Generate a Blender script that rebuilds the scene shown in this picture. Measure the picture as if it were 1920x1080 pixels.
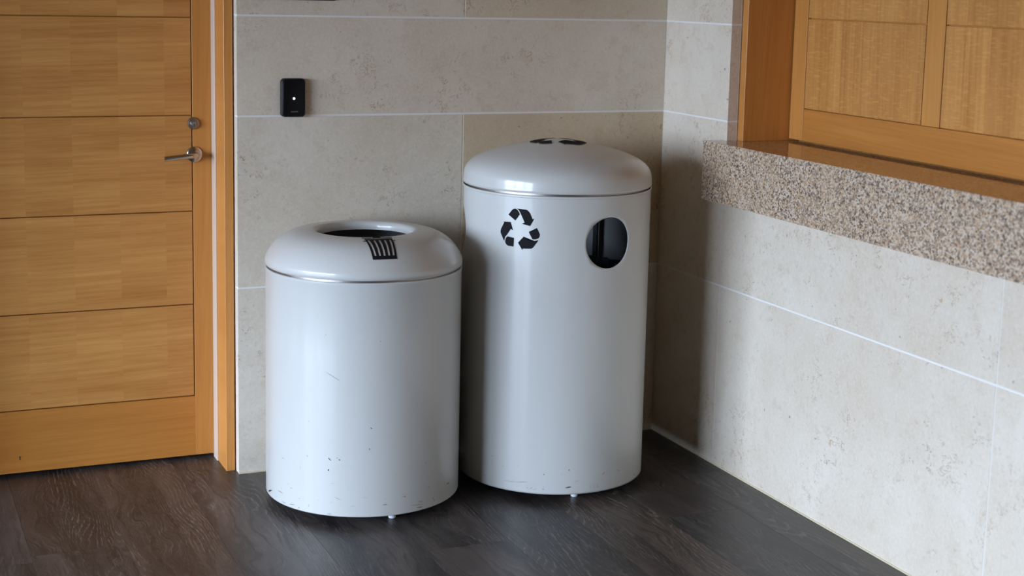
import bpy, bmesh, math, random
from mathutils import Matrix, Vector

for o in list(bpy.data.objects):
    bpy.data.objects.remove(o, do_unlink=True)
scn = bpy.context.scene
COL = scn.collection
PI = math.pi

# ------------------------------------------------------------------ camera
cam_d = bpy.data.cameras.new('camera')
cam = bpy.data.objects.new('camera', cam_d)
COL.objects.link(cam)
cam_d.sensor_fit = 'HORIZONTAL'
cam_d.sensor_width = 36.0
cam_d.lens = 52.682
cam_d.shift_y = -0.06871
cam.matrix_world = Matrix(((0.91658, 0.040502, -0.397794, -2.47646),
                           (-0.399227, 0.148243, -0.904788, -4.39313),
                           (0.022325, 0.988121, 0.152046, 1.5),
                           (0, 0, 0, 1)))
cam_d.clip_start = 0.05
cam_d.dof.use_dof = True
cam_d.dof.focus_distance = 4.35
cam_d.dof.aperture_fstop = 2.2
scn.camera = cam

# ------------------------------------------------------------------ light
world = bpy.data.worlds.new('sky')
scn.world = world
world.use_nodes = True
bg = world.node_tree.nodes['Background']
bg.inputs['Color'].default_value = (0.65, 0.79, 1.0, 1)
bg.inputs['Strength'].default_value = 30.0

# portal in the glazed opening of the left wall (guides the sky light)
ld = bpy.data.lights.new('window_left_offscreen', 'AREA')
ld.shape = 'RECTANGLE'; ld.size = 4.05; ld.size_y = 2.15
ld.cycles.is_portal = True
lo = bpy.data.objects.new('window_left_offscreen', ld); COL.objects.link(lo)
lo.matrix_world = Matrix.Translation((-6.05, -2.375, 1.075)) @ Matrix(((0, 0, -1, 0), (1, 0, 0, 0), (0, -1, 0, 0), (0, 0, 0, 1)))

vs = scn.view_settings
vs.view_transform = 'Standard'; vs.look = 'None'; vs.gamma = 1.0
vs.use_curve_mapping = False
vs.exposure = 0.0
scn.cycles.max_bounces = 8
scn.cycles.diffuse_bounces = 5
scn.cycles.use_denoising = True
scn.cycles.caustics_reflective = False
scn.cycles.caustics_refractive = False

# ------------------------------------------------------------------ helpers
def srgb(r, g, b):
    f = lambda c: (c / 255 / 12.92) if c <= 10 else ((c / 255 + 0.055) / 1.055) ** 2.4
    return (f(r), f(g), f(b), 1)

def tag(o, label=None, cat=None, group=None, kind=None):
    if label: o['label'] = label
    if cat: o['category'] = cat
    if group: o['group'] = group
    if kind: o['kind'] = kind
    return o

def empty(name, loc=(0, 0, 0)):
    o = bpy.data.objects.new(name, None); COL.objects.link(o)
    o.location = loc; o.empty_display_size = 0.1
    return o

def link_mesh(name, me, mats, parent=None, loc=(0, 0, 0), color=None):
    o = bpy.data.objects.new(name, me); COL.objects.link(o)
    if not isinstance(mats, (list, tuple)): mats = [mats]
    if not me.materials:
        for m in mats: me.materials.append(m)
    o.location = loc
    if parent is not None:
        o.parent = parent
        o.location = Vector(loc) - parent_world(parent)
    if color: o.color = color
    return o

def parent_world(p):
    v = Vector((0, 0, 0))
    while p is not None:
        v += p.location; p = p.parent
    return v

def finish(bm, name, smooth=False, angle=35):
    bmesh.ops.recalc_face_normals(bm, faces=bm.faces)
    me = bpy.data.meshes.new(name); bm.to_mesh(me); bm.free()
    if smooth:
        me.polygons.foreach_set('use_smooth', [True] * len(me.polygons))
        me.set_sharp_from_angle(angle=math.radians(angle))
    return me

def box(name, x0, x1, y0, y1, z0, z1, mat, parent=None, bevel=0.0, color=None, seg=1):
    """axis aligned box; mesh origin at its centre, real size in metres"""
    c = Vector(((x0 + x1) / 2, (y0 + y1) / 2, (z0 + z1) / 2))
    bm = bmesh.new()
    bmesh.ops.create_cube(bm, size=1)
    bmesh.ops.scale(bm, verts=bm.verts, vec=(abs(x1 - x0), abs(y1 - y0), abs(z1 - z0)))
    if bevel:
        bmesh.ops.bevel(bm, geom=bm.edges[:], offset=bevel, segments=seg, affect='EDGES', clamp_overlap=True)
    me = finish(bm, name, smooth=seg > 1)
    return link_mesh(name, me, mat, parent, c, color)

def prism(name, pts, z0, z1, mat, parent=None, loc=(0, 0, 0), bevel=0.0):
    bm = bmesh.new()
    vs_ = [bm.verts.new((x, y, z0)) for x, y in pts]
    f = bm.faces.new(vs_)
    r = bmesh.ops.extrude_face_region(bm, geom=[f])
    bmesh.ops.translate(bm, verts=[g for g in r['geom'] if isinstance(g, bmesh.types.BMVert)], vec=(0, 0, z1 - z0))
    if bevel:
        bmesh.ops.bevel(bm, geom=bm.edges[:], offset=bevel, segments=2, affect='EDGES', clamp_overlap=True)
    return link_mesh(name, finish(bm, name), mat, parent, loc)

def lathe(name, prof, mat, parent=None, loc=(0, 0, 0), n=128, axis='Z', close=False, angle=35):
    """prof = [(r, z)...] revolved"""
    bm = bmesh.new()
    rings = []
    for r, z in prof:
        if r < 1e-6:
            rings.append([bm.verts.new((0, 0, z))])
        else:
            rings.append([bm.verts.new((r * math.sin(2 * PI * i / n), -r * math.cos(2 * PI * i / n), z)) for i in range(n)])
    pairs = list(zip(rings[:-1], rings[1:]))
    if close: pairs.append((rings[-1], rings[0]))
    for a, b in pairs:
        for i in range(n):
            j = (i + 1) % n
            if len(a) == 1 and len(b) == 1: continue
            if len(a) == 1: bm.faces.new((a[0], b[i], b[j]))
            elif len(b) == 1: bm.faces.new((a[i], a[j], b[0]))
            else: bm.faces.new((a[i], a[j], b[j], b[i]))
    if axis == 'Y':   # axis of revolution points to -Y
        bmesh.ops.rotate(bm, verts=bm.verts, matrix=Matrix.Rotation(PI / 2, 3, 'X'))
    return link_mesh(name, finish(bm, name, True, angle), mat, parent, loc)

def tube(name, pts, rad, mat, parent=None, loc=(0, 0, 0), n=16):
    pts = [Vector(p) for p in pts]
    bm = bmesh.new(); rings = []
    for i, p in enumerate(pts):
        t = (pts[min(i + 1, len(pts) - 1)] - pts[max(i - 1, 0)]).normalized()
        a = t.cross(Vector((0, 0, 1)))
        if a.length < 1e-4: a = t.cross(Vector((1, 0, 0)))
        a.normalize(); b = t.cross(a)
        rings.append([bm.verts.new(p + rad * (math.cos(2 * PI * k / n) * a + math.sin(2 * PI * k / n) * b)) for k in range(n)])
    for a, b in zip(rings[:-1], rings[1:]):
        for k in range(n):
            bm.faces.new((a[k], a[(k + 1) % n], b[(k + 1) % n], b[k]))
    bm.faces.new(rings[0]); bm.faces.new(rings[-1][::-1])
    return link_mesh(name, finish(bm, name, True, 50), mat, parent, loc)

# ------------------------------------------------------------------ materials
class NT:
    def __init__(self, name):
        self.m = bpy.data.materials.new(name); self.m.use_nodes = True
        self.t = self.m.node_tree; self.b = self.t.nodes['Principled BSDF']
    def n(self, typ, **kw):
        nd = self.t.nodes.new(typ)
        for k, v in kw.items():
            if k == 'inp':
                for kk, vv in v.items(): self.put(nd.inputs[kk], vv)
            else: setattr(nd, k, v)
        return nd
    def put(self, sock, v):
        if isinstance(v, bpy.types.NodeSocket): self.t.links.new(v, sock)
        else: sock.default_value = v
    def math(self, op, a, b=0.0, c=None, clamp=False):
        nd = self.n('ShaderNodeMath', operation=op, use_clamp=clamp)
        self.put(nd.inputs[0], a); self.put(nd.inputs[1], b)
        if c is not None: self.put(nd.inputs[2], c)
        return nd.outputs[0]
    def vmul(self, v, s):
        nd = self.n('ShaderNodeVectorMath', operation='MULTIPLY'); self.put(nd.inputs[0], v); self.put(nd.inputs[1], s); return nd.outputs[0]
    def vadd(self, v, s):
        nd = self.n('ShaderNodeVectorMath', operation='ADD'); self.put(nd.inputs[0], v); self.put(nd.inputs[1], s); return nd.outputs[0]
    def noise(self, v, scale, detail=4, rough=0.5, dist=0.0):
        nd = self.n('ShaderNodeTexNoise', inp={'Vector': v, 'Scale': scale, 'Detail': detail, 'Roughness': rough, 'Distortion': dist})
        return nd.outputs['Fac']
    def ramp(self, f, stops, interp='LINEAR'):
        nd = self.n('ShaderNodeValToRGB'); nd.color_ramp.interpolation = interp
        cr = nd.color_ramp
        while len(cr.elements) < len(stops): cr.elements.new(0.5)
        for e, (p, c) in zip(cr.elements, stops):
            e.position = p; e.color = c if len(c) == 4 else (*c, 1)
        self.put(nd.inputs[0], f); return nd.outputs['Color']
    def step(self, f, a, b):
        nd = self.n('ShaderNodeMapRange', interpolation_type='SMOOTHSTEP')
        self.put(nd.inputs['Value'], f); nd.inputs['From Min'].default_value = a; nd.inputs['From Max'].default_value = b
        return nd.outputs[0]
    def mix(self, f, a, b, mode='MIX'):
        nd = self.n('ShaderNodeMix', data_type='RGBA', blend_type=mode)
        self.put(nd.inputs['Factor'], f); self.put(nd.inputs[6], a); self.put(nd.inputs[7], b); return nd.outputs[2]
    def coords(self, rnd=True):
        tc = self.n('ShaderNodeTexCoord').outputs['Object']
        if not rnd: return tc
        oi = self.n('ShaderNodeObjectInfo')
        cx = self.n('ShaderNodeCombineXYZ')
        r = oi.outputs['Random']
        self.put(cx.inputs[0], self.math('MULTIPLY', r, 37.0)); self.put(cx.inputs[1], self.math('MULTIPLY', r, 91.0)); self.put(cx.inputs[2], self.math('MULTIPLY', r, 53.0))
        return self.vadd(tc, cx.outputs[0])
    def ocolor(self): return self.n('ShaderNodeObjectInfo').outputs['Color']
    def orand(self): return self.n('ShaderNodeObjectInfo').outputs['Random']
    def bump(self, h, strength, dist=0.001):
        nd = self.n('ShaderNodeBump', inp={'Height': h, 'Strength': strength, 'Distance': dist}); self.put(self.b.inputs['Normal'], nd.outputs[0])
    def out(self, **kw):
        for k, v in kw.items():
            self.put(self.b.inputs[{'col': 'Base Color', 'rough': 'Roughness', 'metal': 'Metallic', 'coat': 'Coat Weight', 'coatr': 'Coat Roughness', 'spec': 'Specular IOR Level', 'emc': 'Emission Color', 'ems': 'Emission Strength'}[k]], v)
        return self.m

def plain(name, col, rough=0.5, **kw):
    t = NT(name); return t.out(col=col, rough=rough, **kw)

def limestone():
    t = NT('limestone'); v = t.coords()
    base = t.ramp(t.noise(v, 3.0, 5, 0.6), [(0.3, (0.60, 0.515, 0.415)), (0.55, (0.66, 0.585, 0.49)), (0.75, (0.71, 0.645, 0.56))])
    mott = t.noise(v, 16, 6, 0.65)
    base = t.mix(t.math('MULTIPLY', t.step(mott, 0.50, 0.72), 0.30), base, (0.50, 0.385, 0.27, 1))
    fine = t.noise(v, 110, 3, 0.6)
    base = t.mix(t.math('MULTIPLY', t.step(fine, 0.40, 0.75), 0.28), base, (0.80, 0.745, 0.67, 1))
    gran = t.noise(v, 65, 4, 0.7, 0.6)
    base = t.mix(t.math('MULTIPLY', t.step(gran, 0.55, 0.72), 0.30), base, (0.40, 0.29, 0.19, 1))
    # fossil shells: curled brown marks gathered in loose clusters
    clus = t.step(t.noise(v, 4.5, 3, 0.6), 0.47, 0.62)
    curl = t.noise(v, 42, 3, 0.65, 2.2)
    fleck = t.math('MULTIPLY', t.step(t.math('ABSOLUTE', t.math('SUBTRACT', curl, 0.57)), 0.026, 0.008), clus)
    spot = t.step(t.noise(t.vadd(v, (7.0, 3.0, 1.0)), 24, 3, 0.6), 0.50, 0.58)
    base = t.mix(t.math('MULTIPLY', t.math('MULTIPLY', fleck, spot), 0.9), base, (0.26, 0.15, 0.07, 1))
    stain = t.math('MULTIPLY', t.step(t.noise(v, 22, 5, 0.75, 1.5), 0.60, 0.70), clus)
    base = t.mix(t.math('MULTIPLY', stain, 0.7), base, (0.43, 0.27, 0.13, 1))
    wv = t.vadd(v, t.vmul(t.n('ShaderNodeTexNoise', inp={'Vector': v, 'Scale': 60.0, 'Detail': 2.0}).outputs['Color'], (0.03, 0.03, 0.03)))
    vo2 = t.n('ShaderNodeTexVoronoi', inp={'Vector': wv, 'Scale': 38.0, 'Randomness': 1.0})
    pick2 = t.step(t.n('ShaderNodeSeparateColor', inp={'Color': vo2.outputs['Color']}).outputs[1], 0.89, 0.92)
    pit = t.math('MULTIPLY', t.step(vo2.outputs['Distance'], 0.14, 0.06), pick2)
    base = t.mix(t.math('MULTIPLY', pit, 0.7), base, (0.10, 0.07, 0.045, 1))
    base = t.mix(1.0, base, t.ocolor(), 'MULTIPLY')
    t.bump(t.math('ADD', t.math('MULTIPLY', pit, -1.0), t.math('MULTIPLY', fine, 0.15)), 0.35, 0.002)
    return t.out(col=base, rough=0.55)

def wood(name, light, dark, grain, cross, leaf=0.14, ripple=0.0, gloss=0.32, bands=0.25):
    """grain / cross: axis index along the grain and across it"""
    t = NT(name); tc = t.n('ShaderNodeTexCoord').outputs['Object']
    s = t.n('ShaderNodeSeparateXYZ', inp={0: tc}); g = s.outputs[grain]; c = s.outputs[cross]
    r = t.math('MULTIPLY', t.orand(), 40.0)
    lf = g if leaf < 0 else c
    L = abs(leaf)
    leafi = t.math('FLOOR', t.math('DIVIDE', t.math('ADD', lf, 5.03), L))
    ph = t.math('ADD', t.math('MULTIPLY', leafi, 3.71), r)
    def vec(a, b, z=0.0):
        cx = t.n('ShaderNodeCombineXYZ'); t.put(cx.inputs[0], a); t.put(cx.inputs[1], b); t.put(cx.inputs[2], z); return cx.outputs[0]
    streak = t.noise(vec(t.math('MULTIPLY', g, 3.0), t.math('MULTIPLY', t.math('ADD', c, t.math('MULTIPLY', g, -0.03)), 95.0), t.math('ADD', r, t.math('MULTIPLY', ph, 0.12))), 1.0, 4, 0.6)
    broad = t.noise(vec(t.math('MULTIPLY', g, 1.2), t.math('MULTIPLY', c, 14.0), t.math('ADD', r, t.math('MULTIPLY', ph, 0.10))), 1.0, 3, 0.5)
    fine = t.noise(vec(t.math('MULTIPLY', g, 25.0), t.math('MULTIPLY', c, 600.0), r), 1.0, 2, 0.5)
    f = t.math('ADD', t.math('MULTIPLY', streak, 0.45), t.math('ADD', t.math('MULTIPLY', broad, 0.4), t.math('MULTIPLY', fine, 0.15)))
    col = t.ramp(f, [(0.33, dark), (0.66, light)])
    wn = t.n('ShaderNodeTexWhiteNoise', noise_dimensions='1D'); t.put(wn.inputs['W'], ph)
    col = t.mix(t.math('MULTIPLY', wn.outputs['Value'], bands), col, tuple(x * 0.82 for x in dark[:3]) + (1,))
    if ripple:
        rp = t.noise(vec(t.math('MULTIPLY', g, 170.0), t.math('MULTIPLY', c, 30.0), ph), 1.0, 2, 0.5)
        col = t.mix(t.math('MULTIPLY', t.step(rp, 0.48, 0.72), ripple), col, tuple(min(1, x * 1.25) for x in light[:3]) + (1,))
    t.bump(streak, 0.05, 0.001)
    return t.out(col=col, rough=gloss, spec=0.45)

def plank_mat():
    t = NT('plank_vinyl'); v = t.coords(); s = t.n('ShaderNodeSeparateXYZ', inp={0: v})
    x, y = s.outputs[0], s.outputs[1]
    def vec(a, b, z=0.0):
        cx = t.n('ShaderNodeCombineXYZ'); t.put(cx.inputs[0], a); t.put(cx.inputs[1], b); t.put(cx.inputs[2], z); return cx.outputs[0]
    warp = t.noise(vec(t.math('MULTIPLY', x, 7.0), t.math('MULTIPLY', y, 2.6)), 1.0, 3, 0.5)
    xx = t.math('ADD', x, t.math('MULTIPLY', warp, 0.16))
    broad = t.noise(vec(t.math('MULTIPLY', xx, 11.0), t.math('MULTIPLY', y, 0.9)), 1.0, 4, 0.55)
    streak = t.noise(vec(t.math('MULTIPLY', xx, 70.0), t.math('MULTIPLY', y, 2.2)), 1.0, 4, 0.6)
    base = t.ramp(broad, [(0.32, (0.022, 0.020, 0.021)), (0.5, (0.057, 0.050, 0.047)), (0.68, (0.106, 0.091, 0.083))])
    base = t.mix(t.math('MULTIPLY', t.step(streak, 0.48, 0.68), 0.75), base, (0.022, 0.019, 0.019, 1))
    # cathedral figure: pale limed lines of the warped coordinate
    w2 = t.noise(vec(t.math('MULTIPLY', x, 4.5), t.math('MULTIPLY', y, 1.0), 3.0), 1.0, 2, 0.4)
    ph = t.math('ADD', t.math('MULTIPLY', w2, 190.0), t.math('MULTIPLY', x, 330.0))
    ph = t.math('ADD', ph, t.math('MULTIPLY', t.noise(vec(t.math('MULTIPLY', x, 60.0), t.math('MULTIPLY', y, 30.0)), 1.0, 3), 4.5))
    line = t.step(t.math('SINE', ph), 0.45, 1.0)
    brk = t.noise(vec(t.math('MULTIPLY', x, 220.0), t.math('MULTIPLY', y, 22.0)), 1.0, 3, 0.6)
    area = t.step(t.noise(vec(t.math('MULTIPLY', x, 6.0), t.math('MULTIPLY', y, 1.6), 9.0), 1.0, 2), 0.44, 0.62)
    lm = t.math('MULTIPLY', t.math('MULTIPLY', line, t.step(brk, 0.40, 0.62)), area)
    base = t.mix(t.math('MULTIPLY', lm, 0.8), base, (0.22, 0.195, 0.18, 1))
    stroke = t.math('MULTIPLY', t.step(t.noise(vec(t.math('MULTIPLY', xx, 230.0), t.math('MULTIPLY', y, 9.0)), 1.0, 3, 0.6), 0.52, 0.66), t.step(t.noise(vec(t.math('MULTIPLY', x, 9.0), t.math('MULTIPLY', y, 2.5), 5.0), 1.0, 2), 0.40, 0.62))
    base = t.mix(t.math('MULTIPLY', stroke, 0.5), base, (0.17, 0.15, 0.138, 1))
    pores = t.noise(vec(t.math('MULTIPLY', x, 420.0), t.math('MULTIPLY', y, 26.0)), 1.0, 2, 0.5)
    base = t.mix(t.math('MULTIPLY', t.step(pores, 0.52, 0.72), 0.40), base, (0.17, 0.153, 0.142, 1))
    base = t.mix(1.0, base, t.ocolor(), 'MULTIPLY')
    t.bump(t.math('ADD', lm, t.math('MULTIPLY', pores, 0.6)), 0.25, 0.0008)
    return t.out(col=base, rough=t.math('ADD', 0.27, t.math('MULTIPLY', pores, 0.22)), spec=0.38)

def granite(name, rough):
    t = NT(name); v = t.n('ShaderNodeTexCoord').outputs['Object']
    vo = t.n('ShaderNodeTexVoronoi', inp={'Vector': v, 'Scale': 190.0, 'Randomness': 1.0})
    sc = t.n('ShaderNodeSeparateColor', inp={'Color': vo.outputs['Color']})
    c = t.ramp(sc.outputs[0], [(0.0, (0.54, 0.41, 0.30)), (0.24, (0.40, 0.28, 0.19)), (0.42, (0.60, 0.49, 0.38)), (0.62, (0.30, 0.215, 0.155)), (0.73, (0.52, 0.34, 0.20)), (0.85, (0.10, 0.072, 0.055)), (0.94, (0.62, 0.52, 0.43))], 'CONSTANT')
    vo2 = t.n('ShaderNodeTexVoronoi', inp={'Vector': v, 'Scale': 330.0, 'Randomness': 1.0})
    s2 = t.n('ShaderNodeSeparateColor', inp={'Color': vo2.outputs['Color']})
    c = t.mix(t.step(s2.outputs[1], 0.80, 0.86), c, (0.11, 0.078, 0.06, 1))
    c = t.mix(t.math('MULTIPLY', t.step(t.noise(v, 9, 3), 0.45, 0.7), 0.25), c, (0.52, 0.36, 0.235, 1))
    return t.out(col=c, rough=rough, spec=0.5)

def paint():
    t = NT('pearl_white_enamel'); v = t.n('ShaderNodeTexCoord').outputs['Object']
    s = t.n('ShaderNodeSeparateXYZ', inp={0: v}); z = s.outputs[2]
    ang = t.math('ARCTAN2', s.outputs[0], t.math('MULTIPLY', s.outputs[1], -1.0))
    def vec(a, b, c=0.0):
        cx = t.n('ShaderNodeCombineXYZ'); t.put(cx.inputs[0], a); t.put(cx.inputs[1], b); t.put(cx.inputs[2], c); return cx.outputs[0]
    r = t.math('MULTIPLY', t.orand(), 17.0)
    base = t.mix(t.math('MULTIPLY', t.noise(v, 14, 5, 0.6), 0.12), (0.54, 0.54, 0.52, 1), (0.46, 0.445, 0.415, 1))
    # scuffs gathered towards the kicked lower edge, sparse higher up
    low = t.step(z, 0.22, 0.02)
    sc = t.noise(vec(t.math('MULTIPLY', ang, 14.0), t.math('MULTIPLY', z, 85.0), r), 1.0, 4, 0.7, 0.8)
    sm = t.math('MULTIPLY', t.step(sc, 0.655, 0.72), t.math('ADD', t.math('MULTIPLY', low, 0.75), 0.06))
    base = t.mix(sm, base, (0.16, 0.145, 0.13, 1))
    vo = t.n('ShaderNodeTexVoronoi', inp={'Vector': vec(t.math('MULTIPLY', ang, 9.0), t.math('MULTIPLY', z, 26.0), r), 'Scale': 1.0, 'Randomness': 1.0})
    pk = t.step(t.n('ShaderNodeSeparateColor', inp={'Color': vo.outputs['Color']}).outputs[0], 0.80, 0.83)
    dots = t.math('MULTIPLY', t.math('MULTIPLY', t.step(vo.outputs['Distance'], 0.075, 0.03), pk), t.step(z, 0.34, 0.10))
    base = t.mix(dots, base, (0.05, 0.045, 0.04, 1))
    t.bump(t.noise(v, 9, 2), 0.03, 0.004)
    return t.out(col=base, rough=0.36, spec=0.5, coat=0.5, coatr=0.11)

M_STONE = limestone()
M_GROUT = plain('grout', srgb(228, 225, 220), 0.9)
M_DOORP = wood('door_veneer', srgb(214, 156, 88), srgb(176, 116, 56), 0, 2, leaf=-0.137, gloss=0.33, bands=0.09)
M_DOORV = wood('door_stile_wood', srgb(208, 146, 76), srgb(186, 122, 58), 2, 0, leaf=4.0, gloss=0.33, bands=0.1)
M_DOORH = wood('door_rail_wood', srgb(198, 134, 64), srgb(172, 108, 46), 0, 2, leaf=4.0, gloss=0.33, bands=0.1)
M_JAMB = wood('jamb_wood', srgb(208, 144, 76), srgb(182, 116, 52), 2, 0, leaf=4.0, gloss=0.35, bands=0.1)
M_SHP = wood('shutter_veneer', srgb(214, 156, 88), srgb(176, 116, 56), 2, 1, leaf=0.095, ripple=0.30, gloss=0.35, bands=0.35)
M_SHV = wood('shutter_stile_wood', srgb(208, 146, 76), srgb(186, 122, 58), 2, 1, leaf=4.0, gloss=0.35, bands=0.05)
M_SHH = wood('shutter_rail_wood', srgb(198, 134, 64), srgb(172, 108, 46), 1, 2, leaf=4.0, gloss=0.35, bands=0.05)
M_LINE = wood('lining_wood', srgb(208, 144, 76), srgb(182, 116, 52), 2, 0, leaf=4.0, gloss=0.3, bands=0.1)
M_SUB = plain('grey_screed', srgb(120, 116, 110), 0.9)
M_BLACK = plain('black_mark', (0.008, 0.007, 0.006, 1), 0.9)
M_PLANK = plank_mat()
M_GRAN = granite('granite_honed', 0.45)
M_GRANP = granite('granite_polished', 0.07)
M_PAINT = paint()
M_INNER = plain('bin_interior_grey', (0.37, 0.375, 0.38, 1), 0.5)
M_DECAL = plain('black_vinyl', (0.010, 0.010, 0.012, 1), 0.7, spec=0.1)
M_STEEL = plain('satin_steel', (0.50, 0.46, 0.41, 1), 0.22, metal=1.0)
M_STEELD = plain('brushed_steel', (0.34, 0.31, 0.29, 1), 0.38, metal=1.0)
M_PLAST = plain('black_plastic', (0.004, 0.004, 0.005, 1), 0.25, spec=0.15)
M_PLASTS = plain('black_plastic_side', (0.010, 0.010, 0.011, 1), 0.4, spec=0.3)
M_LOGO = plain('grey_print', (0.22, 0.22, 0.23, 1), 0.5)
M_LED = plain('white_led', (1, 1, 1, 1), 0.5, emc=(0.85, 0.97, 1.0, 1), ems=6.0)
M_SEAL = plain('pale_rubber_seal', srgb(208, 188, 170), 0.5)
M_FOOT = plain('white_nylon', (0.75, 0.78, 0.82, 1), 0.4)
M_BAG = plain('black_bag_plastic', (0.045, 0.06, 0.09, 1), 0.2)
M_CEIL = plain('plaster_ceiling', srgb(180, 146, 104), 0.9)
M_WALL = plain('painted_wall', srgb(140, 120, 96), 0.9)
M_CAULK = plain('cream_sealant', srgb(206, 194, 164), 0.6)
M_SIGN = plain('dark_bronze', (0.030, 0.026, 0.024, 1), 0.45)
M_GROUND = plain('pale_paving', srgb(96, 95, 92), 0.9)
M_ALU = plain('window_frame_paint', srgb(70, 66, 62), 0.5)

# ------------------------------------------------------------------ setting
XL, YF, ZC = -6.0, -7.5, 2.75       # left wall, front wall (behind camera), ceiling
Z1, Z2, Z3 = 0.5819, 1.1023, 1.4005
HY1 = -2.62                          # far jamb of the service hatch
HZT = 2.20

floor = box('floor', XL - 0.1, 0.30, YF, 0.40, -0.10, -0.006, M_SUB)
tag(floor, 'dark grey-brown wood-look plank floor', None, kind='structure')
random.seed(4)
PW = 0.2445
tones = [(1.0, 0.96, 0.93), (0.86, 0.84, 0.84), (1.16, 1.06, 0.98), (0.78, 0.80, 0.83), (1.08, 1.0, 0.95), (0.92, 0.92, 0.94)]
fixed = {0: -0.798, 1: None, 2: None, 3: -0.798, 4: None, 5: None, 6: None, 7: -0.475, 8: -0.52, -1: -0.475}
PL = 1.50
rowtone = {-1: (0.68, 0.69, 0.70), 0: (0.82, 0.75, 0.70), 1: (1.12, 1.00, 0.91), 2: (0.95, 0.94, 0.93), 3: (0.90, 0.86, 0.84),
           4: (1.0, 0.97, 0.96), 5: (0.98, 0.96, 0.97), 6: (1.22, 1.08, 0.98), 7: (0.95, 0.86, 0.82), 8: (0.95, 0.92, 0.94)}
k = -1
while -0.15 - PW * k > XL:
    x1 = min(-0.15 - PW * k, -0.0005); x0 = -0.15 - PW * (k + 1)
    off = fixed.get(k)
    if off is None: off = -0.15 - ((k * 0.61) % 1.0) * PL - 0.35
    if k in (1, 2, 4, 5, 6): off = {1: -1.35, 2: -1.6, 4: -1.25, 5: -1.42, 6: -1.15}[k]
    y = off + 2 * PL
    while y > YF:
        ya, yb = min(y, 0.36), max(y - PL, YF)
        if ya > -7.4 and ya - yb > 0.03:
            tcol = random.choice(tones)
            if yb > -2.0 and k in rowtone:
                tcol = rowtone[k]
                if ya < -0.3: tcol = random.choice(tones)
            if k == 7 and ya < -0.3 and ya > -0.6: tcol = (1.02, 0.95, 0.92)
            if k == 0 and ya < -0.3 and ya > -0.9: tcol = (0.68, 0.69, 0.70)
            if k == -1: tcol = (0.68, 0.69, 0.70)
            if k == 3 and ya < -0.3 and ya > -0.9: tcol = (1.10, 1.04, 1.0)
            g = 0.00025
            xb = x1 if x1 > -0.01 else x1 - g
            if ya > 0.0 and k in (-1, 0, 1, 2, 3, 4): ya = 0.0
            box('plank', x0 + g, xb, yb + g, ya - g, -0.008, 0.0, M_PLANK, floor, bevel=0.0003, color=(*tcol, 1))
        y -= PL
    k += 1

ceil = tag(box('ceiling', XL - 0.2, 0.5, YF - 0.2, 0.45, ZC, ZC + 0.12, M_CEIL), kind='structure')

# back wall: grout-coloured slab with real stone tiles in front of it
DXR, DXL = -1.4443, -2.4230      # stone edges either side of the door
DZT = 2.14
def wall_slab(name, boxes, mat):
    bm = bmesh.new()
    for (x0, x1, y0, y1, z0, z1) in boxes:
        r = bmesh.ops.create_cube(bm, size=1)
        bmesh.ops.scale(bm, verts=r['verts'], vec=(x1 - x0, y1 - y0, z1 - z0))
        bmesh.ops.translate(bm, verts=r['verts'], vec=((x0 + x1) / 2, (y0 + y1) / 2, (z0 + z1) / 2))
    return link_mesh(name, finish(bm, name), mat)
wb = wall_slab('wall_back', [(DXR + 0.002, 0.36, 0.0015, 0.36, 0, ZC), (XL, DXL - 0.002, 0.0015, 0.36, 0, ZC), (DXL - 0.002, DXR + 0.002, 0.0015, 0.36, DZT + 0.002, ZC)], M_GROUT)
tag(wb, 'beige fossil limestone tile wall behind the bins', kind='structure')

def tcol(): 
    f = random.uniform(0.95, 1.05); return (f, f * random.uniform(0.98, 1.01), f * random.uniform(0.95, 1.01), 1)
GH, GV = 0.0030, 0.0016          # half grout widths
def back_tile(x0, x1, z0, z1, col=None, gl=GV, gr=GV):
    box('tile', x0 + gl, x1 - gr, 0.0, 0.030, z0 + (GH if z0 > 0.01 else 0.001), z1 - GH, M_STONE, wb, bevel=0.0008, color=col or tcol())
XB = -0.7216
back_tile(DXR, 0, 0, Z1, (1.0, 1.0, 1.0, 1), 0, 0.0)
back_tile(DXR, XB, Z1, Z2, (1.0, 1.0, 0.98, 1), 0)
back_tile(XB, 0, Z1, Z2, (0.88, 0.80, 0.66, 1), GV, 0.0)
back_tile(DXR, 0, Z2, Z3, (1.02, 1.0, 0.97, 1), 0, 0.0)
back_tile(DXR, XB, Z3, 1.92, (1.0, 0.98, 0.95, 1), 0)
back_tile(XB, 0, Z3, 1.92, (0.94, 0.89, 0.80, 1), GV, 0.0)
back_tile(DXR, 0, 1.92, 2.22, None, 0, 0.0)
back_tile(DXR, XB, 2.22, ZC, None, 0); back_tile(XB, 0, 2.22, ZC, None, GV, 0.0)
back_tile(DXL, DXR, 2.22, ZC, None)
back_tile(DXL, DXR, DZT, 2.22, None)
rows = [(0, Z1), (Z1, Z2), (Z2, Z3), (Z3, 1.92), (1.92, 2.22), (2.22, ZC)]
for i, (a, b) in enumerate(rows):
    x = DXL; first = True
    w = 1.4406 if i % 2 == 0 else 0.7216
    while x > XL + 0.01:
        xn = max(x - w, XL); back_tile(xn, x, a, b, None, GV, 0 if first else GV); x = xn; w = 1.4406; first = False

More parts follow.
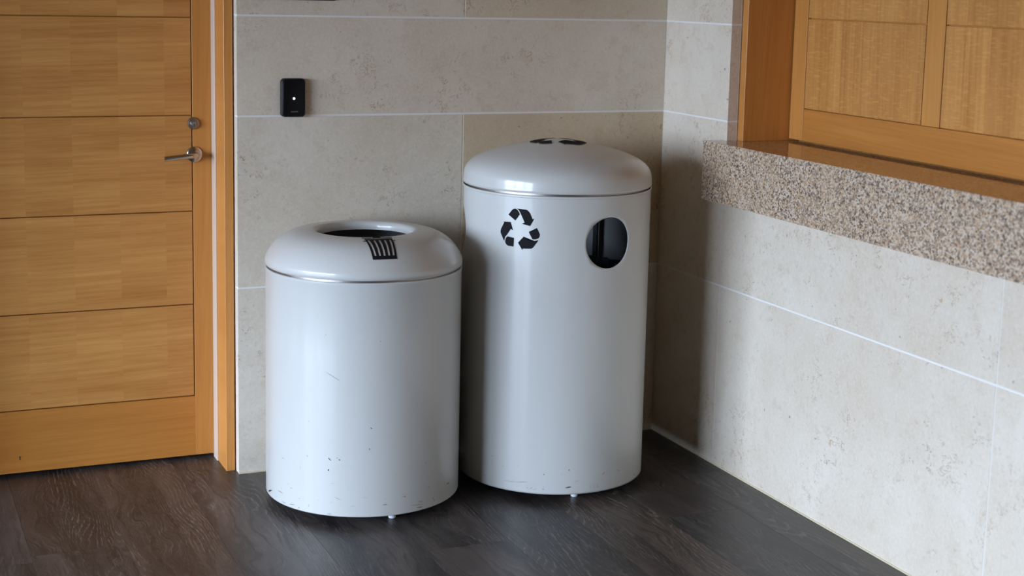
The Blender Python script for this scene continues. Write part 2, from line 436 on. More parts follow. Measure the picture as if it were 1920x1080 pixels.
# right wall with the service hatch opening
HY0 = -0.4058
SZB, SZT = 0.8595, 1.0425          # granite ledge, bottom and top
wr = wall_slab('wall_right', [(0.0015, 0.36, HY0 + 0.002, 0.002, 0, ZC), (0.0015, 0.36, YF, HY1 - 0.002, 0, ZC),
                              (0.0015, 0.36, HY1 - 0.002, HY0 + 0.002, 0, SZB - 0.001), (0.0015, 0.36, HY1 - 0.002, HY0 + 0.002, HZT + 0.002, ZC)], M_GROUT)
tag(wr, 'pale limestone tile wall under and beside the granite ledge', kind='structure')
def right_tile(y0, y1, z0, z1, col=None, g0=GV, g1=GV, top=GH):
    # y0 > y1 (y0 nearer the corner)
    box('tile', 0.0, 0.030, y1 + g1, y0 - g0, z0 + (GH if z0 > 0.01 else 0.001), z1 - top, M_STONE, wr, bevel=0.0008, color=col or tcol())
A1, A2 = -0.4024, -1.6658
S = A2 - A1
right_tile(0, A1, 0, Z1, (1.02, 1.01, 1.0, 1), 0)
right_tile(0, HY0, Z1, Z2, (1.02, 1.01, 1.0, 1), 0, 0)
right_tile(0, HY0, Z2, Z3, (1.02, 1.01, 1.0, 1), 0, 0)
right_tile(0, HY0, Z3, 1.92, (1.02, 1.01, 1.0, 1), 0, 0)
right_tile(0, HY0, 1.92, HZT, None, 0, 0)
y = A1; 
while y > YF:
    yn = max(y + S, YF)
    right_tile(y, yn, 0, Z1, (1.02, 1.01, 1.0, 1))
    ys = min(y, HY0 - 0.0) if y == A1 else y
    if y > HY1: right_tile(y, max(yn, HY1), Z1, SZB - 0.001, (1.02, 1.01, 1.0, 1), top=0)
    y = yn
for a, b in [(Z1, Z2), (Z2, Z3), (Z3, 1.92), (1.92, HZT)]:
    right_tile(HY1, HY1 - 1.26, a, b, None, 0); right_tile(HY1 - 1.26, HY1 - 2.52, a, b); right_tile(HY1 - 2.52, HY1 - 3.78, a, b); right_tile(HY1 - 3.78, YF, a, b)
y = 0
while y > YF:
    yn = max(y + S, YF); right_tile(y, yn, HZT, ZC); y = yn
# stone returns of the opening
for a, b in [(SZT, Z2), (Z2, Z3), (Z3, 1.92), (1.92, HZT)]:
    box('tile', 0.0302, 0.0365, HY0, HY0 + 0.030, a + (GH if a != SZT else 0.0), b - GH, M_STONE, wr, color=(1.02, 1.01, 1.0, 1))
    box('tile', 0.0302, 0.0365, HY1 - 0.030, HY1, a + (GH if a != SZT else 0.0), b - GH, M_STONE, wr, color=(1.02, 1.01, 1.0, 1))

# sealant bead where stone meets floor
tr = box('trim_1', -0.0025, 0.001, YF, -0.0, 0.0, 0.004, M_CAULK); tag(tr, 'thin cream sealant bead along foot of right wall', kind='structure')
tr2 = box('trim_2', DXR, -0.0035, -0.003, 0.001, 0.0, 0.004, M_CAULK); tag(tr2, 'thin cream sealant bead along foot of back wall', kind='structure')

# wall behind the camera, and the left wall with its wide window opening
wf = tag(box('wall_front', XL - 0.2, 0.36, YF - 0.2, YF, 0, ZC, M_WALL), kind='structure')
WY0, WY1, WZ1 = -4.4, -0.35, 2.15
wl = wall_slab('wall_left', [(XL - 0.2, XL, WY1, 0.36, 0, ZC), (XL - 0.2, XL, YF, WY0, 0, ZC), (XL - 0.2, XL, WY0, WY1, WZ1, ZC)], M_WALL)
tag(wl, kind='structure')
w1 = tag(empty('window_1', (XL - 0.1, WY0, 0)), kind='structure')
for yy in (WY0, -3.05, -1.70, WY1):
    box('mullion', XL - 0.14, XL - 0.06, yy - 0.09, yy + 0.09, 0.0, WZ1, M_ALU, w1)
ground = tag(box('ground', XL - 40, XL - 0.1, -40, 40, -0.12, -0.02, M_GROUND), 'pale paving outside the window', kind='structure')

# ------------------------------------------------------------------ door
YD = 0.1962
door = tag(empty('door_1', (-1.93, YD, 0)), 'honey-coloured wooden door of wide horizontal boards with steel lever', kind='structure')
LX1, LX0 = -1.4748, -2.3900
box('door_core', LX0 + 0.002, LX1 - 0.002, YD + 0.016, YD + 0.045, 0.014, 2.098, M_DOORV, door)
SX1, SX0 = -1.5370, -2.3280
g = 0.0016
box('stile', SX1 + g, LX1, YD, YD + 0.04, 0.012, 2.10, M_DOORV, door, bevel=0.0008)
box('stile', LX0, SX0 - g, YD, YD + 0.04, 0.012, 2.10, M_DOORV, door, bevel=0.0008)
zs = [0.2055, 0.4995, 0.7935, 1.0900, 1.3870, 1.6840, 1.9800]
box('rail', SX0 - g, SX1 + g, YD + 0.0002, YD + 0.04, 0.012, zs[0] - g, M_DOORH, door, bevel=0.0008)
box('rail', SX0 - g, SX1 + g, YD + 0.0002, YD + 0.04, zs[-1] + g, 2.10, M_DOORH, door, bevel=0.0008)
for a, b in zip(zs[:-1], zs[1:]):
    box('board', SX0 + g, SX1 - g, YD + 0.0002, YD + 0.04, a + g, b - g, M_DOORP, door, bevel=0.0008)
# frame: front face, stop, pale seal
FX = -1.4737
for sgn, xi, xo in ((1, FX, -1.4470), (-1, -2.3935, -2.4203)):
    a, b = min(xi, xo), max(xi, xo)
    box('jamb', a, b, 0.0375, 0.30, 0.0, DZT - 0.012, M_JAMB, door, bevel=0.001)
    s0, s1 = (xi - 0.0035, xi) if sgn > 0 else (xi, xi + 0.0035)
    box('door_seal', s0 - 0.0005, s1 + 0.0005, 0.147, 0.1955, 0.0, 2.10, M_SEAL, door, bevel=0.001)
box('frame_head', -2.4203, -1.4470, 0.0375, 0.30, DZT - 0.04, DZT - 0.003, M_JAMB, door, bevel=0.001)
gap = box('frame_backing', DXL - 0.0015, DXR + 0.0015, 0.26, 0.34, 0, DZT, M_SUB, door)
# lever handle
hx, hz = -1.5310, 0.9700
h = lathe('door_handle', [(0.0, 0.009), (0.019, 0.009), (0.0235, 0.006), (0.0245, 0.0), (0.0, 0.0)], M_STEEL, door, (hx, YD, hz), 48, 'Y')
tag(h, 'satin steel lever handle on round rose')
pts = [(0, -0.004, 0), (0, -0.034, 0.001)]
for i in range(1, 8):
    a = i / 8 * PI / 2
    pts.append((-0.020 * (1 - math.cos(a)), -0.034 - 0.020 * math.sin(a), 0.001))
pts += [(-0.030, -0.054, 0.0005), (-0.060, -0.055, -0.002), (-0.1005, -0.055, -0.0060)]
tube('lever', pts, 0.0078, M_STEEL, h, (hx, YD, hz), 20)
lk = lathe('lock_cylinder', [(0.0, 0.011), (0.0105, 0.011), (0.0115, 0.008), (0.0165, 0.007), (0.0185, 0.003), (0.0185, 0.0), (0.0, 0.0)], M_STEELD, door, (-1.5325, YD, 1.0655), 48, 'Y')
lathe('keyway_plug', [(0.0, 0.0135), (0.0075, 0.0135), (0.0085, 0.0115), (0.0085, 0.009)], M_STEEL, lk, (-1.5325, YD, 1.0640), 32, 'Y')
box('keyhole', -1.5336, -1.5314, YD - 0.0142, YD - 0.013, 1.0575, 1.0650, M_BLACK, lk)
# small black nick in the bottom rail
box('nick', -2.0680, -2.0655, YD - 0.0004, YD + 0.001, 0.0530, 0.0640, M_BLACK, door)

# ------------------------------------------------------------------ service hatch (shuttered opening)
hatch = tag(empty('window_2', (0.204, -1.5, SZT)), 'wooden panelled shutter closing the service hatch above granite ledge', kind='structure')
XP = 0.204
ly0 = -0.4380
box('lining', 0.0378, 0.26, ly0, HY0 - 0.0015, SZT, HZT, M_LINE, hatch, bevel=0.001)
box('lining', 0.0378, 0.26, HY1 + 0.0015, HY1 + 0.032, SZT, HZT, M_LINE, hatch, bevel=0.001)
box('lining', 0.0378, 0.26, HY1 + 0.032, ly0, HZT - 0.032, HZT, M_LINE, hatch, bevel=0.001)
box('shutter_core', XP + 0.014, XP + 0.04, HY1 + 0.040, ly0 - 0.010, SZT + 0.014, HZT - 0.042, M_SHV, hatch)
box('hatch_backing', XP + 0.042, XP + 0.06, HY1 + 0.0325, ly0 - 0.0005, SZT, HZT - 0.033, M_SHV, hatch)
zb, zr = SZT + 0.0075, 1.1490
yst = [ly0 - 0.005, -0.5150, -1.0735, -1.1525, -1.7110, -1.7900, -2.3485, HY1 + 0.037]
g = 0.0018
zh = HZT - 0.038
for i in (0, 2, 4, 6):
    y1, y0 = yst[i], yst[i + 1]
    box('stile', XP, XP + 0.04, y0 + (g if i < 6 else 0), y1 - (g if i > 0 else 0), zb if i in (0, 6) else zr + 0.0002, zh, M_SHV, hatch, bevel=0.0008)
box('rail', XP + 0.0002, XP + 0.04, yst[6] + 0, yst[1], zb, zr - g * 0.6, M_SHH, hatch, bevel=0.0008)
for (ya, yb2) in ((yst[1], yst[2]), (yst[3], yst[4]), (yst[5], yst[6])):
    for (a, b) in ((zr, 1.4250), (1.4250, 1.70), (1.70, 1.975), (1.975, zh)):
        box('board', XP + 0.0002, XP + 0.04, yb2 + g, ya - g, a + g, b - g, M_SHP, hatch, bevel=0.0008)

# granite ledge: front part overhangs the wall and runs a little past the opening
XF = -0.0704
bm = bmesh.new()
out = [(XF, -0.382), (-0.0005, -0.382), (-0.0005, HY0 + 0.0), (0.0, HY0 - 0.0005), (0.2475, HY0 - 0.0005), (0.2475, HY1 + 0.0005), (0.0, HY1 + 0.0005), (-0.0005, HY1 - 0.024), (XF, HY1 - 0.024)]
vsb = [bm.verts.new((x, y, SZB)) for x, y in out]
f = bm.faces.new(vsb)
r = bmesh.ops.extrude_face_region(bm, geom=[f])
bmesh.ops.translate(bm, verts=[q for q in r['geom'] if isinstance(q, bmesh.types.BMVert)], vec=(0, 0, SZT - SZB))
bmesh.ops.recalc_face_normals(bm, faces=bm.faces)
be = [e for e in bm.edges if all(abs(v.co.x - XF) < 1e-5 for v in e.verts)]
bmesh.ops.bevel(bm, geom=be, offset=0.002, segments=2, affect='EDGES')
for fc in bm.faces:
    fc.material_index = 1 if fc.normal.z > 0.9 else 0
me = bpy.data.meshes.new('granite_ledge'); bm.to_mesh(me); bm.free()
ledge = link_mesh('granite_ledge', me, [M_GRAN, M_GRANP])
tag(ledge, 'thick speckled tan granite ledge with polished top under the wooden hatch', 'ledge')

# ------------------------------------------------------------------ wall devices
rd = tag(empty('card_reader', (-1.2765, 0.0, 1.156)), 'small black rounded card reader with white light on the stone wall', 'card reader')
def rounded_plate(name, w, h_, d, rad, mat, parent, loc, bev):
    bm = bmesh.new(); pts = []
    for cx_, cz_, a0 in ((w / 2 - rad, h_ / 2 - rad, 0), (-w / 2 + rad, h_ / 2 - rad, 90), (-w / 2 + rad, -h_ / 2 + rad, 180), (w / 2 - rad, -h_ / 2 + rad, 270)):
        for i in range(9):
            a = math.radians(a0 + i * 90 / 8); pts.append((cx_ + rad * math.cos(a), cz_ + rad * math.sin(a)))
    prof = [(0, 0), (0, -d + bev)] + [(bev * (1 - math.cos(a * PI / 8)), -d + bev - bev * math.sin(a * PI / 8)) for a in range(1, 5)]
    rings = []
    for ins, yy in prof:
        sx, sz = (w / 2 - ins) / (w / 2), (h_ / 2 - ins) / (h_ / 2)
        rings.append([bm.verts.new((x * sx, yy, z * sz)) for x, z in pts])
    n = len(pts)
    for a, b in zip(rings[:-1], rings[1:]):
        for i in range(n): bm.faces.new((a[i], a[(i + 1) % n], b[(i + 1) % n], b[i]))
    bm.faces.new(rings[-1]); bm.faces.new(rings[0][::-1])
    return link_mesh(name, finish(bm, name, True, 30), mat, parent, loc)
rounded_plate('housing', 0.0735, 0.1150, 0.018, 0.011, M_PLASTS, rd, (-1.2758, 0.0, 1.1575), 0.004)
rounded_plate('front_cover', 0.0660, 0.1080, 0.0025, 0.009, M_PLAST, rd, (-1.2750, -0.0178, 1.1575), 0.0015)
def disc_y(name, r0, mat, parent, loc, n=20):
    bm = bmesh.new(); bmesh.ops.create_circle(bm, cap_ends=True, radius=r0, segments=n)
    bmesh.ops.rotate(bm, verts=bm.verts, matrix=Matrix.Rotation(PI / 2, 3, 'X'))
    rr = bmesh.ops.extrude_face_region(bm, geom=bm.faces[:])
    bmesh.ops.translate(bm, verts=[q for q in rr['geom'] if isinstance(q, bmesh.types.BMVert)], vec=(0, -0.0004, 0))
    return link_mesh(name, finish(bm, name), mat, parent, loc)
disc_y('indicator_light', 0.0033, M_LED, rd, (-1.2755, -0.0202, 1.1555))
bm = bmesh.new()
for i, (wd, hh) in enumerate([(1.9, 2.2), (1.5, 2.2), (1.8, 2.2), (1.7, 2.2), (1.5, 2.2), (1.9, 2.2), (1.0, 3.2), (1.6, 2.8)]):
    x = -0.0098 + i * 0.0027
    q = bmesh.ops.create_cube(bm, size=1)['verts']
    bmesh.ops.scale(bm, verts=q, vec=(wd * 0.001, 0.0003, hh * 0.001))
    bmesh.ops.translate(bm, verts=q, vec=(x, 0, hh * 0.0005))
link_mesh('maker_mark', finish(bm, 'maker_mark'), M_LOGO, rd, (-1.2740, -0.0204, 1.1148))

sg = tag(empty('wall_sign', (-1.2745, 0, 1.4475)), 'dark flat plate on the stone wall above the card reader', 'sign')
rounded_plate('plate', 0.264, 0.264, 0.006, 0.004, M_SIGN, sg, (-1.2745, 0.0, 1.4475 + 0.132), 0.001)

# ------------------------------------------------------------------ bins
def arc_bow(r0, z0, r1, z1, n, pw):
    return []
NSEG = 144
RR = 0.2840
def feet(parent, c, a0, rr):
    for i in range(3):
        a = math.radians(a0 + 120 * i)
        x, y = c[0] + rr * math.sin(a), c[1] - rr * math.cos(a)
        lathe('foot', [(0.0, 0.0), (0.0085, 0.0), (0.0105, 0.002), (0.0105, 0.034), (0.0, 0.034)], M_FOOT, parent, (x, y, 0), 24)

def surface_mesh(name, polys, to3d, mat, parent, loc, cuts=2):
    """2D outlines laid onto a curved surface"""
    bm = bmesh.new()
    for pl in polys:
        f = bm.faces.new([bm.verts.new((x, y, 0)) for x, y in pl])
    bmesh.ops.triangulate(bm, faces=bm.faces[:])
    bmesh.ops.subdivide_edges(bm, edges=bm.edges[:], cuts=cuts, use_grid_fill=True)
    for v in bm.verts: v.co = to3d(v.co.x, v.co.y)
    me = bpy.data.meshes.new(name); bm.to_mesh(me); bm.free()
    me.polygons.foreach_set('use_smooth', [True] * len(me.polygons))
    return link_mesh(name, me, mat, parent, loc)

ARROWS = [
 [(-36, 40), (-25, 54), (-21, 57), (-17, 59), (-12, 59), (-7, 56), (-2, 50), (1, 44), (-13, 25)],
 [(-8, 60), (19, 59), (23, 58), (28, 54), (32, 49), (39, 34), (40, 32), (45, 35), (33, 12), (8, 17), (16, 21), (8, 37), (3, 47), (-2, 55)],
 [(53, 8), (29, -5), (40, -25), (44, -26), (51, -25), (58, -22), (61, -17), (62, -11), (60, -6)],
 [(59, -27), (53, -29), (46, -30), (14, -28), (14, -20), (-3, -39), (11, -60), (12, -55), (33, -54), (39, -53), (43, -50)],
 [(-53, 18), (-28, 19), (-20, -4), (-27, -1), (-40, -20), (-45, -25), (-47, -30), (-49, -39), (-62, -15), (-62, -9), (-60, -3), (-50, 16)],
 [(-38, -24), (-16, -26), (-17, -52), (-36, -51), (-42, -47), (-45, -42), (-45, -36), (-43, -29)]]

# ---- litter bin with open ring lid
LC = (-1.1410, -0.2950); LZB, LZG = 0.027, 0.6980
lb = tag(empty('litter_bin', (LC[0], LC[1], 0)), 'short white round litter bin with wide open top and barrel icon', 'bin')
lathe('base_plate', [(0.0, LZB + 0.008), (RR - 0.0055, LZB + 0.008), (RR - 0.0055, LZB + 0.012), (0.0, LZB + 0.012)], M_INNER, lb, (LC[0], LC[1], 0), 96)
body = lathe('body', [(RR - 0.006, LZB + 0.012), (RR - 0.005, LZB + 0.001), (RR - 0.002, LZB), (RR, LZB + 0.002), (RR, 0.12), (RR, 0.30), (RR, 0.50), (RR, LZG - 0.016), (RR + 0.0012, LZG - 0.013), (RR + 0.0012, LZG - 0.007), (RR - 0.001, LZG - 0.005), (RR - 0.010, LZG - 0.005), (RR - 0.010, 0.10)], M_PAINT, lb, (LC[0], LC[1], 0), NSEG)
lathe('lid_collar', [(RR - 0.0105, LZG - 0.03), (RR - 0.0075, LZG - 0.03), (RR - 0.0075, LZG + 0.012), (RR - 0.0105, LZG + 0.012)], M_STEELD, lb, (LC[0], LC[1], 0), NSEG, close=True)
def lid_z(r):
    t = min(max((r - 0.1184) / (0.2855 - 0.1184), 0), 1)
    return 0.702 + 0.0144 + 0.0814 * max(1 - t ** 3.653, 0) ** 0.86
prof = [(RR - 0.010, LZG + 0.010), (RR - 0.006, LZG + 0.002), (RR - 0.001, LZG + 0.001), (0.2853, LZG + 0.003), (0.2855, LZG + 0.010)]
for i in range(0, 30):
    t = 1 - (i / 29) ** 2 * 0.82
    r_ = 0.1184 + (0.2855 - 0.1184) * t
    prof.append((r_, lid_z(r_)))
prof += [(0.1455, 0.7968), (0.1420, 0.7952), (0.1390, 0.7925), (0.1370, 0.7890), (0.1360, 0.7840), (0.1355, 0.7740), (0.1380, 0.7735), (0.1385, 0.7850)]
lid = lathe('lid', prof, M_PAINT, lb, (LC[0], LC[1], 0), NSEG, angle=50)
# barrel icon
def on_lid(th0):
    # table of arc length along the lid profile -> (r, z)
    tab = []; s = 0; pr = None
    r_ = 0.1440
    while r_ < 0.2800:
        z_ = lid_z(r_)
        if pr: s += math.hypot(r_ - pr[0], z_ - pr[1])
        tab.append((s, r_, z_)); pr = (r_, z_); r_ += 0.0005
    def fn(u, rr):
        z_ = lid_z(rr); e = 0.0005
        dz = (lid_z(rr + e) - lid_z(rr - e)) / (2 * e)
        n = Vector((-dz, 1)).normalized() * 0.0009
        a = math.radians(th0) + u / rr
        R2 = rr + n.x
        return Vector((R2 * math.sin(a), -R2 * math.cos(a), z_ + n.y))
    return fn
def grid_polys(ufn0, ufn1, r0, r1, n=6):
    out = []
    for i in range(n):
        a = r0 + (r1 - r0) * i / n; b = r0 + (r1 - r0) * (i + 1) / n
        out.append([(ufn0(a), a), (ufn0(b), b), (ufn1(b), b), (ufn1(a), a)])
    return out
def barrel_icon(th0, idx):
    half = lambda r_: 0.0400 + (0.0340 - 0.0400) * (r_ - 0.176) / (0.263 - 0.176)
    sp = lambda r_: 0.01535 + (0.0128 - 0.01535) * (r_ - 0.190) / (0.2545 - 0.190)
    P = []
    P += grid_polys(lambda r_: -half(r_), lambda r_: half(r_), 0.1760, 0.1895, 3)
    P += grid_polys(lambda r_: -half(r_), lambda r_: half(r_), 0.2545, 0.2630, 3)
    sw = 0.0027
    for q in range(6):
        lo_ = (lambda r_: -half(r_)) if q == 0 else (lambda r_, q=q: (q - 3) * sp(r_) + sw)
        hi_ = (lambda r_: half(r_)) if q == 5 else (lambda r_, q=q: (q - 2) * sp(r_) - sw)
        P += grid_polys(lo_, hi_, 0.1895, 0.2545, 9)
    P += grid_polys(lambda r_: -0.0433, lambda r_: 0.0433, 0.1595, 0.1690, 1)
    P += grid_polys(lambda r_: -0.0115, lambda r_: 0.0115, 0.1520, 0.1600, 2)
    P += grid_polys(lambda r_: -0.0465, lambda r_: -half(r_), 0.1930, 0.1975, 1)
    P += grid_polys(lambda r_: half(r_), lambda r_: 0.0465, 0.1930, 0.1975, 1)
    surface_mesh('barrel_icon', P, on_lid(th0), M_DECAL, lid, (LC[0], LC[1], 0), 3)
for i, a in enumerate((-5.5,)): barrel_icon(a, i)
# dark inner drum seen through the opening
lathe('inner_drum', [(0.0, 0.10), (0.245, 0.10), (0.255, 0.66), (0.258, 0.66), (0.258, 0.08)], M_PLASTS, lb, (LC[0], LC[1], 0), 64)
feet(lb, LC, 3.5, 0.2285)

# ---- recycling bin with domed lid and round side openings
M_CHIP = plain('bare_chip', (0.03, 0.027, 0.025, 1), 0.6)
M_SCUFF = plain('grey_scuff', (0.27, 0.265, 0.25, 1), 0.6)
M_RUST = plain('rust_scuff', (0.26, 0.18, 0.09, 1), 0.7)
def scuffs(parent, c, R_, segs):
    # thin tapered chips and scratches (arc mm, height mm) on the drum
    bm = bmesh.new(); random.seed(len(segs))
    P = lambda x, y: ((R_ + 0.0006) * math.sin(x * 0.001 / R_), -(R_ + 0.0006) * math.cos(x * 0.001 / R_), y * 0.001)
    for x1, y1, x2, y2, w_, t_ in segs:
        L_ = math.hypot(x2 - x1, y2 - y1) or 1.0
        nx, ny = -(y2 - y1) / L_, (x2 - x1) / L_
        n_ = max(3, int(L_ / 3)); up, dn = [], []
        for i in range(n_ + 1):
            q = i / n_; hw = 0.5 * w_ * (0.25 + 0.75 * math.sin(PI * min(max(q, 0.04), 0.96)))
            x, y = x1 + (x2 - x1) * q, y1 + (y2 - y1) * q
            j1, j2 = random.uniform(0.6, 1.2), random.uniform(0.6, 1.2)
            up.append(bm.verts.new(P(x + nx * hw * j1, y + ny * hw * j1))); dn.append(bm.verts.new(P(x - nx * hw * j2, y - ny * hw * j2)))
        for i in range(n_):
            f_ = bm.faces.new((dn[i], dn[i + 1], up[i + 1], up[i])); f_.material_index = t_
    me = bpy.data.meshes.new('scuff_marks'); bm.to_mesh(me); bm.free()
    return tag(link_mesh('scuff_marks', me, [M_CHIP, M_SCUFF, M_RUST], parent, (c[0], c[1], 0)), 'small dark chips and scratches in the paint', kind='stuff')
scuffs(lb, LC, RR, [(-451, 38, -418, 50, 4.9, 0), (-439, 46, -431, 45, 3.1, 0), (-355, 165, -342, 166, 1.9, 1), (-186, 196, -183, 191, 2.5, 0), (-183, 191, -178, 190, 2.5, 0), (-163, 198, -160, 197, 1.9, 0), (-157, 193, -152, 192, 3.1, 0), (-186, 163, -186, 158, 4.3, 0), (-72, 227, -71, 223, 2.2, 0), (-278, 156, -277, 152, 1.9, 1), (-376, 63, -349, 61, 2.5, 1), (-317, 86, -307, 87, 2.2, 1), (-357, 36, -334, 35, 2.2, 1), (-321, 37, -298, 41, 2.2, 2), (-284, 36, -280, 36, 2.5, 0), (-249, 52, -244, 52, 1.9, 1), (-189, 33, -176, 34, 2.5, 1), (-168, 84, -150, 76, 1.4, 1), (-33, 61, -19, 62, 3.7, 1), (21, 79, 34, 78, 1.4, 1), (31, 79, 34, 77, 2.2, 0), (48, 49, 95, 44, 1.8, 1), (77, 55, 93, 52, 3.1, 1), (72, 38, 93, 37, 3.7, 2), (130, 56, 140, 41, 2.8, 1), (101, 167, 102, 160, 2.2, 1), (114, 93, 118, 85, 2.0, 1), (199, 76, 217, 76, 2.8, 0), (153, 171, 154, 166, 1.9, 1), (-258, 27, -254, 28, 2.0, 0), (-194, 440, -156, 419, 1.2, 1), (-44, 531, -42, 530, 3.2, 0), (-249, 294, -245, 293, 2.1, 1), (-69, 286, -64, 284, 2.8, 0), (-196, 547, -195, 544, 2.1, 1)])

RC = (-0.5340, -0.3110); RZB, RZG = 0.027, 0.9170
RB = 0.2847
rb = tag(empty('recycling_bin', (RC[0], RC[1], 0)), 'tall white round recycling bin with domed lid and round side opening', 'bin')
def holed_cylinder(name, R_, zlist, holes, hz_, hr, mat, inner, parent, loc, n=144):
    """thin wall tube with round holes at angles `holes` (deg); quads away from holes, radial patches at holes"""
    bm = bmesh.new(); V = {}
    nz = len(zlist)
    def P(th, z): return (R_ * math.sin(th), -R_ * math.cos(th), z)
    step = 2 * PI / n; off = math.radians(holes[0])
    def gv(i, j):
        i %= n
        if (i, j) not in V: V[(i, j)] = bm.verts.new(P(off + i * step, zlist[j]))
        return V[(i, j)]
    hw = 8   # patch half width in columns (8*2.5deg = 20deg = 0.0994 m)
    j0 = min(range(nz), key=lambda j: abs(zlist[j] - (hz_ - 0.098))); j1 = min(range(nz), key=lambda j: abs(zlist[j] - (hz_ + 0.098)))
    cols = [int(round((math.radians(h) - off) / step)) for h in holes]
    def inpatch(i, j):
        for c in cols:
            d = (i - c) % n
            if d > n // 2: d -= n
            if -hw <= d < hw and j0 <= j < j1: return True
        return False
    for i in range(n):
        for j in range(nz - 1):
            if not inpatch(i, j): bm.faces.new((gv(i, j), gv(i + 1, j), gv(i + 1, j + 1), gv(i, j + 1)))
    for c in cols:
        per = [(c + d, j0) for d in range(-hw, hw)] + [(c + hw, j) for j in range(j0, j1)] + [(c + d, j1) for d in range(hw, -hw, -1)] + [(c - hw, j) for j in range(j1, j0, -1)]
        outer = [gv(*p) for p in per]
        m = len(per); rings = [outer]; K = 5
        for k_ in range(1, K + 1):
            t = k_ / K; ring = []
            for (i, j) in per:
                u = (i - c) * step * R_; w_ = zlist[j] - hz_
                a = math.atan2(w_, u); tu, tw = hr * math.cos(a), hr * math.sin(a)
                uu, ww = u + (tu - u) * t, w_ + (tw - w_) * t
                ring.append(bm.verts.new(P(off + c * step + uu / R_, hz_ + ww)))
            rings.append(ring)
        for a, b in zip(rings[:-1], rings[1:]):
            for i in range(m): bm.faces.new((a[i], a[(i + 1) % m], b[(i + 1) % m], b[i]))
    bmesh.ops.recalc_face_normals(bm, faces=bm.faces)
    me = bpy.data.meshes.new(name); bm.to_mesh(me); bm.free()
    me.polygons.foreach_set('use_smooth', [True] * len(me.polygons))
    o = link_mesh(name, me, [mat, inner], parent, loc)
    md = o.modifiers.new('thickness', 'SOLIDIFY'); md.thickness = 0.0022; md.offset = -1; md.material_offset = 1; md.material_offset_rim = 0
    return o
HZ, HR = 0.7745, 0.0750
zl = [RZB, 0.032, 0.06, 0.12, 0.20, 0.30, 0.42, 0.52, 0.60, 0.64]
zl += [HZ - 0.098 + 0.196 * i / 14 for i in range(15)] + [0.89, RZG - 0.010, RZG - 0.006]
holed_cylinder('body', RB, zl, (7.5, -112.5), HZ, HR, M_PAINT, M_INNER, rb, (RC[0], RC[1], 0))
lathe('base_plate', [(0.0, RZB + 0.010), (RB - 0.003, RZB + 0.010), (RB - 0.003, RZB + 0.014), (0.0, RZB + 0.014)], M_INNER, rb, (RC[0], RC[1], 0), 96)
lathe('lid_collar', [(RB - 0.0085, RZG - 0.03), (RB - 0.005, RZG - 0.03), (RB - 0.005, RZG + 0.012), (RB - 0.0085, RZG + 0.012)], M_STEELD, rb, (RC[0], RC[1], 0), NSEG, close=True)
lathe('rim_bead', [(RB - 0.0005, RZG - 0.014), (RB + 0.0014, RZG - 0.012), (RB + 0.0014, RZG - 0.007), (RB - 0.0005, RZG - 0.0055)], M_PAINT, rb, (RC[0], RC[1], 0), NSEG, close=True)
RL = 0.2867
def dome_z(r):
    t = min(r / RL, 1)
    tt = math.sqrt(t * t + 0.006) - math.sqrt(0.006) * (1 - t) ** 2
    tt = min(max(tt, 0), 1)
    return 0.924 + 0.126 * max(1 - tt ** 1.06, 0) ** 0.313
prof = [(RB - 0.010, RZG + 0.010), (RB - 0.005, RZG + 0.002), (RB + 0.0005, RZG + 0.001), (RL - 0.0004, RZG + 0.003), (RL, RZG + 0.007)]
for i in range(0, 60):
    t = 1 - (i / 59) ** 2.4
    prof.append((RL * t, dome_z(RL * t)))
# round the shoulder
for _ in range(2):
    q = prof[:5]
    for i in range(5, len(prof) - 1):
        a, b, c = prof[i - 1], prof[i], prof[i + 1]
        q.append(((a[0] + 2 * b[0] + c[0]) / 4, (a[1] + 2 * b[1] + c[1]) / 4))
    q.append(prof[-1]); prof = q
rlid = lathe('lid', prof, M_PAINT, rb, (RC[0], RC[1], 0), NSEG, angle=60)
def on_cyl(th):
    return lambda x, y: Vector(((RB + 0.0007) * math.sin(th + x * 0.001 / RB), -(RB + 0.0007) * math.cos(th + x * 0.001 / RB), 0.8114 + y * 0.001))
for a in (-47.2, 72.8):
    surface_mesh('recycling_symbol', ARROWS, on_cyl(math.radians(a)), M_DECAL, rb, (RC[0], RC[1], 0), 3)
def on_dome(x, y):
    k_ = 1.40 * 0.001; ph = math.radians(-20)
    X, Y = x * k_, y * k_
    X, Y = X * math.cos(ph) - Y * math.sin(ph), X * math.sin(ph) + Y * math.cos(ph)
    Y += 0.004
    return Vector((X, Y, dome_z(math.hypot(X, Y)) + 0.0016))
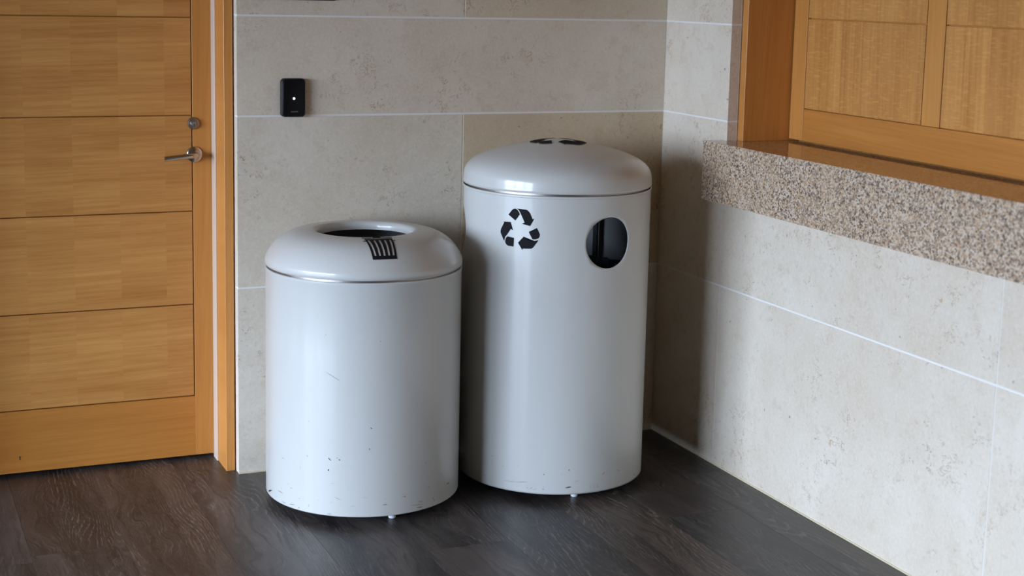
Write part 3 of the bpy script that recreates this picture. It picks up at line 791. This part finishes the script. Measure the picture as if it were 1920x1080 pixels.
surface_mesh('recycling_symbol', ARROWS, on_dome, M_DECAL, rlid, (RC[0], RC[1], 0), 5)
# interior: strut and gathered bin bag
a = math.radians(125.5)
st = box('support_strut', -0.007, 0.007, -0.006, 0.006, 0.05, 0.905, M_PLASTS, rb)
st.location = Vector((0.262 * math.sin(a), -0.262 * math.cos(a), 0.4775)); st.rotation_euler.z = a
bm = bmesh.new(); n = 240; rings = []
random.seed(9)
amp = [random.uniform(0.4, 1.0) for _ in range(n)]
for zz, w_, rr0 in ((0.06, 0.1, 0.225), (0.30, 0.5, 0.235), (0.56, 1.0, 0.243), (0.630, 1.2, 0.246), (0.648, 1.3, 0.250), (0.652, 1.3, 0.255), (0.645, 1.3, 0.2595), (0.60, 1.0, 0.2600)):
    ring = []
    for i in range(n):
        th = 2 * PI * i / n
        d = 0.0045 * w_ * (math.sin(th * 41) * amp[i] + 0.6 * math.sin(th * 67 + 1.3))
        ring.append(bm.verts.new(((rr0 + d) * math.sin(th), -(rr0 + d) * math.cos(th), zz + 0.002 * w_ * math.sin(th * 29))))
    rings.append(ring)
for p, q in zip(rings[:-1], rings[1:]):
    for i in range(n): bm.faces.new((p[i], p[(i + 1) % n], q[(i + 1) % n], q[i]))
bm.faces.new(rings[0][::-1])
bag = link_mesh('bin_bag', finish(bm, 'bin_bag', True, 60), M_BAG, rb, (RC[0], RC[1], 0))
feet(rb, RC, -6.0, 0.2270)
scuffs(rb, RC, RB, [(-78, 47, -61, 51, 3.5, 0), (-267, 55, -225, 56, 1.3, 1), (-225, 56, -191, 61, 1.8, 1), (-143, 90, -142, 86, 2.0, 0), (-146, 43, -140, 42, 2.3, 2), (-313, 119, -307, 123, 1.5, 1), (38, 77, 48, 85, 2.4, 2), (22, 53, 26, 37, 1.5, 1), (-1, 56, 0, 34, 0.9, 1), (12, 51, 13, 34, 0.9, 1), (187, 44, 207, 41, 2.3, 1), (-343, 55, -335, 56, 2.0, 1), (-195, 43, -189, 43, 1.8, 1), (-51, 66, -36, 69, 1.2, 1), (95, 81, 104, 80, 1.6, 1)])
